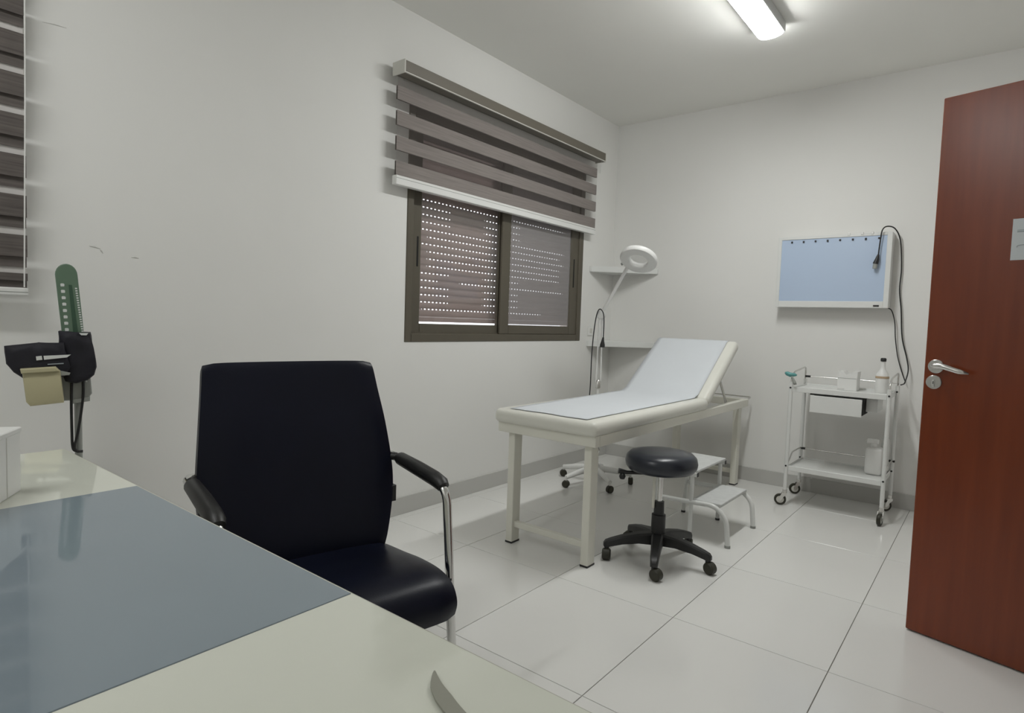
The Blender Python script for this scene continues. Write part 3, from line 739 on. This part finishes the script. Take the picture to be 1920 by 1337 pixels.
obj('pole_collar', LT([(0, -0.03), (0.018, -0.03), (0.02, 0.02), (0.012, 0.03), (0, 0.03)], 16, Matrix.Translation(PT)), 'steel', ml, smooth=50)
EL = Vector((-2.268, 3.86, 1.25)); HJ = Vector((-2.06, 3.84, 1.585)); HC = Vector((-1.955, 3.80, 1.634))
for s in (-1, 1):
    obj('lower_arm', TB([PT + Vector((0.012 * s, 0.012 * s, 0.01)), EL + Vector((0.007 * s, 0.008 * s, -0.02))], 0.0065, 8), 'lamp_off', ml, smooth=50)
obj('elbow', LT([(0, -0.018), (0.03, -0.018), (0.036, 0), (0.03, 0.018), (0, 0.018)], 20, Matrix.Translation(EL) @ Matrix.Rotation(R(90), 4, 'X') @ Matrix.Rotation(R(20), 4, 'Y')), 'lamp_off', ml, smooth=50)
obj('upper_arm', TB([EL, EL.lerp(HJ, 0.5), HJ], [0.012, 0.012, 0.013], 12), 'lamp_off', ml, smooth=50)
ax = Vector((0.068, -0.57, -0.81)).normalized()      # lens faces down toward the room
uu = Vector((1, 0.45, 0)); uu = (uu - ax * uu.dot(ax)).normalized(); vv = ax.cross(uu)
HM2 = frame_m(HC, uu, vv, ax)
hd_ = obj('lamp_head', LT([(0.066, 0.016), (0.070, 0.022), (0.122, 0.020), (0.129, 0.010), (0.127, -0.012), (0.105, -0.026), (0.075, -0.028), (0.066, -0.02), (0.066, 0.016)], 40, HM2), 'lamp_off', ml, smooth=50)
obj('lens', LT([(0, 0.010), (0.04, 0.008), (0.067, 0.002), (0.067, -0.002), (0.04, -0.006), (0, -0.007)], 32, HM2), 'lens', hd_, smooth=50)
obj('head_joint', TB([HJ, HC + (HJ - HC).normalized() * 0.118], [0.013, 0.018], 12), 'lamp_off', ml, smooth=50)
obj('joint_knob', LT([(0, -0.012), (0.010, -0.012), (0.010, 0.012), (0, 0.012)], 12, Matrix.Translation(HJ + Vector((-0.03, -0.015, 0.025))) @ Matrix.Rotation(R(70), 4, 'Y')), 'grey', ml, smooth=40)
cpts = [(-2.345, 3.86, 0.55), (-2.335, 3.86, 0.72), (-2.325, 3.845, 0.95), (-2.305, 3.83, 1.13), (-2.285, 3.825, 1.245), (-2.262, 3.825, 1.288), (-2.232, 3.825, 1.262), (-2.222, 3.825, 1.20), (-2.222, 3.825, 1.075)]
cd = obj('power_cord', TB(smooth_path(cpts), 0.004, 8), 'black', ml, smooth=True)
obj('plug', TB([(-2.222, 3.825, 1.085), (-2.225, 3.825, 1.06), (-2.227, 3.825, 1.03), (-2.227, 3.825, 1.012)], [0.006, 0.010, 0.018, 0.018], 12), 'black', cd, smooth=50)

# ------------------------------------------------------------------ x-ray viewer
LX0, LX1, LZ0, LZ1, LY = -1.296, -0.582, 1.350, 1.858, 4.72
xv = thing('film_viewer', 'white wall mounted film viewer with pale blue unlit panel', 'film viewer', ((LX0 + LX1) / 2, YB, LZ0))
obj('housing', B(LX0, LX1, LY, YB, LZ0, LZ1, 0.004, 2), 'wenamel', xv)
bm = new()
box(bm, LX0, LX0 + 0.022, LY - 0.008, LY, LZ0, LZ1, 0.002, 1); box(bm, LX1 - 0.03, LX1, LY - 0.008, LY, LZ0, LZ1, 0.002, 1)
box(bm, LX0 + 0.022, LX1 - 0.03, LY - 0.008, LY, LZ0, LZ0 + 0.045, 0.002, 1); box(bm, LX0 + 0.022, LX1 - 0.03, LY - 0.008, LY, LZ1 - 0.022, LZ1, 0.002, 1)
obj('front_frame', bm, 'wenamel', xv)
obj('viewing_panel', B(LX0 + 0.022, LX1 - 0.03, LY - 0.003, LY - 0.0005, LZ0 + 0.045, LZ1 - 0.022), 'panel', xv)
for k in range(8):
    x = LX0 + 0.09 + k * 0.078
    obj('film_clip', B(x - 0.005, x + 0.006, LY - 0.010, LY - 0.003, LZ1 - 0.046 + random.uniform(-0.003, 0.003), LZ1 - 0.034, 0.001, 1), 'black', xv)
for x in (-0.84, -0.76, -0.70):
    obj('roller_catch', B(x - 0.008, x + 0.008, LY - 0.012, LY, LZ1 - 0.012, LZ1 + 0.006, 0.002, 1), 'white', xv)
obj('power_switch', B(-0.668, -0.634, LY - 0.012, LY - 0.007, LZ0 + 0.010, LZ0 + 0.020, 0.001, 1), 'black', xv)
c1 = obj('power_cord', TB(smooth_path([(-0.655, 4.695, 1.700), (-0.648, 4.69, 1.80), (-0.640, 4.69, 1.868), (-0.615, 4.71, 1.892), (-0.575, 4.75, 1.878), (-0.545, 4.79, 1.80), (-0.530, 4.80, 1.62), (-0.532, 4.80, 1.48), (-0.515, 4.80, 1.34), (-0.498, 4.795, 1.16), (-0.462, 4.785, 1.02), (-0.448, 4.77, 0.94), (-0.458, 4.74, 0.865), (-0.465, 4.72, 0.852), (-0.472, 4.66, 0.850)]), 0.0042, 8), 'black', smooth=True)
tag(c1, 'dark power cord draped over the top right of the film viewer', 'power cord')
obj('plug', TB([(-0.655, 4.695, 1.706), (-0.660, 4.693, 1.675), (-0.668, 4.692, 1.645)], [0.006, 0.013, 0.017], 12), 'black', c1, smooth=50)
obj('plug_pins', TB([(-0.668, 4.692, 1.645), (-0.670, 4.692, 1.612)], 0.014, 12), 'grey', c1, smooth=50)
c2 = obj('power_cord', TB(smooth_path([(-0.586, 4.76, 1.352), (-0.565, 4.77, 1.335), (-0.545, 4.785, 1.26), (-0.535, 4.79, 1.15), (-0.515, 4.79, 1.03), (-0.485, 4.785, 0.93), (-0.460, 4.79, 0.86)]), 0.0034, 8), 'black', smooth=True)
tag(c2, 'dark power cord leaving the bottom right corner of the film viewer', 'power cord')

# ------------------------------------------------------------------ trolley
TX0, TX1, TY0, TY1 = -1.055, -0.492, 4.315, 4.690
tr = thing('instrument_trolley', 'white two shelf instrument trolley with drawer on casters', 'trolley', ((TX0 + TX1) / 2, (TY0 + TY1) / 2, 0))
def tray(z):
    bm = new()
    box(bm, TX0 + 0.012, TX1 - 0.012, TY0 + 0.004, TY1 - 0.004, z - 0.004, z, 0.001, 1)
    box(bm, TX0 + 0.012, TX1 - 0.012, TY0 - 0.004, TY0 + 0.006, z - 0.022, z + 0.012, 0.002, 1); box(bm, TX0 + 0.012, TX1 - 0.012, TY1 - 0.006, TY1 + 0.004, z - 0.022, z + 0.012, 0.002, 1)
    box(bm, TX0 + 0.006, TX0 + 0.014, TY0, TY1, z - 0.022, z + 0.012, 0.002, 1); box(bm, TX1 - 0.014, TX1 - 0.006, TY0, TY1, z - 0.022, z + 0.012, 0.002, 1)
    return obj('shelf', bm, 'wenamel', tr)
ts = tray(0.795); ls = tray(0.262)
legs = []
for (x, y) in ((TX0, TY0), (TX1, TY0), (TX0, TY1), (TX1, TY1)):
    l = obj('leg', TB([(x, y, 0.105), (x, y, 0.84)], 0.0125, 12), 'wenamel', tr, smooth=50); legs.append(l)
    obj('screw', LT([(0, 0), (0.006, 0), (0.006, 0.003), (0, 0.003)], 10, Matrix.Translation((x + (0.0 if y == TY0 else 0), y - 0.012, 0.80)) @ Matrix.Rotation(R(90), 4, 'X')), 'black', l)
    obj('screw', LT([(0, 0), (0.006, 0), (0.006, 0.003), (0, 0.003)], 10, Matrix.Translation((x, y - 0.012, 0.272)) @ Matrix.Rotation(R(90), 4, 'X')), 'black', l)
for x in (TX0, TX1):
    obj('end_rail', TB(round_path([(x, TY0, 0.83), (x, TY0 + 0.01, 0.875), (x, TY0 + 0.08, 0.905), (x, TY1, 0.925), (x, TY1, 0.83)], 0.03), 0.0055, 8), 'steel', tr, smooth=50)
    obj('lower_end_rail', TB(round_path([(x, TY0, 0.275), (x, TY0 + 0.07, 0.305), (x, TY0 + 0.13, 0.345), (x, TY1, 0.345)], 0.03), 0.005, 8), 'steel', tr, smooth=50)
obj('back_rail', TB([(TX0 - 0.004, TY1, 0.858), (TX1 + 0.004, TY1, 0.858)], 0.0042, 8), 'steel', tr, smooth=50)
obj('lower_back_rail', TB([(TX0 - 0.004, TY1, 0.338), (TX1 + 0.004, TY1, 0.338)], 0.0042, 8), 'steel', tr, smooth=50)
for x, z in ((TX0 + 0.012, 0.858), (TX0 + 0.006, 0.338), (TX1 - 0.008, 0.338)):
    obj('rail_clamp', B(x - 0.012, x + 0.022, TY1 - 0.012, TY1 + 0.010, z - 0.007, z + 0.007, 0.002, 1), 'black', tr)
dr = obj('drawer', B(-0.925, -0.640, 4.306, 4.58, 0.655, 0.757, 0.002, 1), 'wenamel', tr)
obj('drawer_front', B(-0.930, -0.632, 4.295, 4.306, 0.652, 0.762, 0.002, 1), 'wenamel', dr)
obj('drawer_shade_strip', B(-0.936, -0.62, 4.312, 4.60, 0.764, 0.771, 0, 1), 'hole_shade', tr)  # solid dark slab, paints the shade between drawer and shelf
obj('drawer_runner', B(-0.625, -0.56, 4.40, 4.62, 0.68, 0.771, 0.002, 1), 'wenamel', tr)
obj('drawer_side_shade', B(-0.634, -0.628, 4.307, 4.50, 0.662, 0.762, 0.0, 1), 'hole_shade', dr)  # near-black strip standing in for shade beside the drawer
def trolley_caster(x, y, yaw, leg):
    m = Matrix.Translation((x, y, 0)) @ Matrix.Rotation(R(yaw), 4, 'Z')
    w = obj('caster', LT([(0.024, -0.010), (0.034, -0.012), (0.038, -0.006), (0.038, 0.006), (0.034, 0.012), (0.024, 0.010)], 24, m @ Matrix.Translation((0.026, 0, 0.038)) @ Matrix.Rotation(R(90), 4, 'X')), 'rubber', leg, smooth=40)
    obj('wheel_disc', LT([(0, -0.010), (0.025, -0.009), (0.025, 0.009), (0, 0.010)], 20, m @ Matrix.Translation((0.026, 0, 0.038)) @ Matrix.Rotation(R(90), 4, 'X')), 'cap', leg, smooth=40)
    bm = new()
    for s in (-1, 1):
        prism(bm, [(-0.012, 0.086), (0.016, 0.086), (0.034, 0.050), (0.034, 0.030), (0.020, 0.030), (0.004, 0.060), (-0.012, 0.074)], m @ frame_m(Vector((0, 0.0145 * s, 0)), Vector((1, 0, 0)), Vector((0, 0, 1)), Vector((0, -1, 0))), -0.0012, 0.0012)
    box(bm, -0.013, 0.017, -0.016, 0.016, 0.084, 0.088, 0, 1, m)
    obj('fork', bm, 'steel', leg)
    obj('stem', LT([(0, 0.086), (0.0145, 0.086), (0.0145, 0.108), (0, 0.108)], 12, Matrix.Translation((x, y, 0))), 'steel', leg, smooth=40)
trolley_caster(TX0, TY0, 195, legs[0]); trolley_caster(TX1, TY0, -95, legs[1]); trolley_caster(TX0, TY1, 205, legs[2]); trolley_caster(TX1, TY1, 215, legs[3])

# things on the trolley
ZT = 0.7952
tb = thing('glove_box', 'white carton of gloves on the trolley top', 'box', (-0.755, 4.56, ZT))
bm = new(); box(bm, -0.815, -0.700, 4.50, 4.62, ZT, ZT + 0.085, 0.002, 1); obj('carton', bm, 'white', tb)
bm = new(); prism(bm, [(-0.815, 0), (-0.700, 0), (-0.698, 0.042), (-0.725, 0.044), (-0.745, 0.024), (-0.765, 0.020), (-0.782, 0.042), (-0.815, 0.040)], frame_m(Vector((0, 4.56, ZT + 0.0855)), Vector((1, 0, 0)), Vector((0, 0, 1)), Vector((0, -1, 0))), -0.058, 0.058)
obj('opened_lid', bm, 'white', tb)
obj('fold_line', B(-0.81, -0.77, 4.4993, 4.5, ZT + 0.008, ZT + 0.010), 'grey', tb); obj('fold_line', B(-0.812, -0.703, 4.4993, 4.5, ZT + 0.080, ZT + 0.083), 'grey', tb)
bt = thing('dispenser_bottle', 'white bottle with a black cap at the right end of the trolley top', 'bottle', (-0.565, 4.55, ZT))
bmx = Matrix.Translation((-0.565, 4.55, 0))
obj('bottle_body', LT([(0, ZT), (0.036, ZT), (0.038, ZT + 0.006), (0.038, ZT + 0.10), (0.034, ZT + 0.125), (0.018, ZT + 0.150), (0.0135, ZT + 0.165), (0.0135, ZT + 0.205), (0, ZT + 0.205)], 24, bmx), 'white', bt, smooth=50)
obj('bottle_cap', LT([(0, ZT + 0.205), (0.016, ZT + 0.205), (0.017, ZT + 0.222), (0.012, ZT + 0.228), (0, ZT + 0.228)], 18, bmx), 'black', bt, smooth=50)
obj('tan_band', LT([(0.0386, ZT + 0.096), (0.0392, ZT + 0.096), (0.0392, ZT + 0.108), (0.0375, ZT + 0.110)], 24, bmx), 'tan', bt, smooth=50)
tl = thing('ear_syringe', 'small teal bulb with grey tip on the left corner of the trolley', 'syringe', (TX0 + 0.008, TY0 - 0.010, 0.84))
obj('bulb', TB([(TX0 - 0.040, TY0 - 0.012, 0.897), (TX0 - 0.028, TY0 - 0.012, 0.893), (TX0 - 0.005, TY0 - 0.012, 0.885), (TX0 + 0.022, TY0 - 0.012, 0.887), (TX0 + 0.034, TY0 - 0.012, 0.885)], [0.006, 0.014, 0.015, 0.011, 0.005], 12), 'teal', tl, smooth=True)
obj('tip', TB([(TX0 + 0.004, TY0 - 0.018, 0.88), (TX0 + 0.014, TY0 - 0.020, 0.862), (TX0 + 0.024, TY0 - 0.020, 0.838), (TX0 + 0.030, TY0 - 0.020, 0.822)], [0.004, 0.006, 0.011, 0.009], 10), 'grey', tl, smooth=True)
jg = thing('white_jug', 'white plastic jug on the lower shelf of the trolley', 'jug', (-0.60, 4.56, 0.2622))
ZJ = 0.2622
obj('jug_body', B(-0.625, -0.530, 4.49, 4.605, ZJ, ZJ + 0.175, 0.018, 3), 'white', jg, smooth=50)
obj('jug_neck', LT([(0.020, ZJ + 0.172), (0.018, ZJ + 0.195), (0.016, ZJ + 0.20), (0, ZJ + 0.20)], 16, Matrix.Translation((-0.585, 4.55, 0))), 'white', jg, smooth=50)
obj('trigger_head', B(-0.625, -0.558, 4.535, 4.565, ZJ + 0.198, ZJ + 0.228, 0.006, 2), 'white', jg)
obj('nozzle', TB([(-0.625, 4.55, ZJ + 0.214), (-0.637, 4.55, ZJ + 0.216)], 0.008, 10), 'cap', jg)
cn = thing('white_canister', 'white plastic canister behind the jug on the lower trolley shelf', 'canister', (-0.533, 4.645, ZJ))
obj('canister_body', LT([(0, ZJ), (0.024, ZJ), (0.025, ZJ + 0.006), (0.025, ZJ + 0.19), (0.021, ZJ + 0.205), (0, ZJ + 0.205)], 20, Matrix.Translation((-0.533, 4.645, 0))), 'wenamel', cn, smooth=50)
obj('canister_lid', LT([(0, ZJ + 0.204), (0.022, ZJ + 0.204), (0.022, ZJ + 0.222), (0.018, ZJ + 0.226), (0, ZJ + 0.226)], 20, Matrix.Translation((-0.533, 4.645, 0))), 'white', cn, smooth=50)
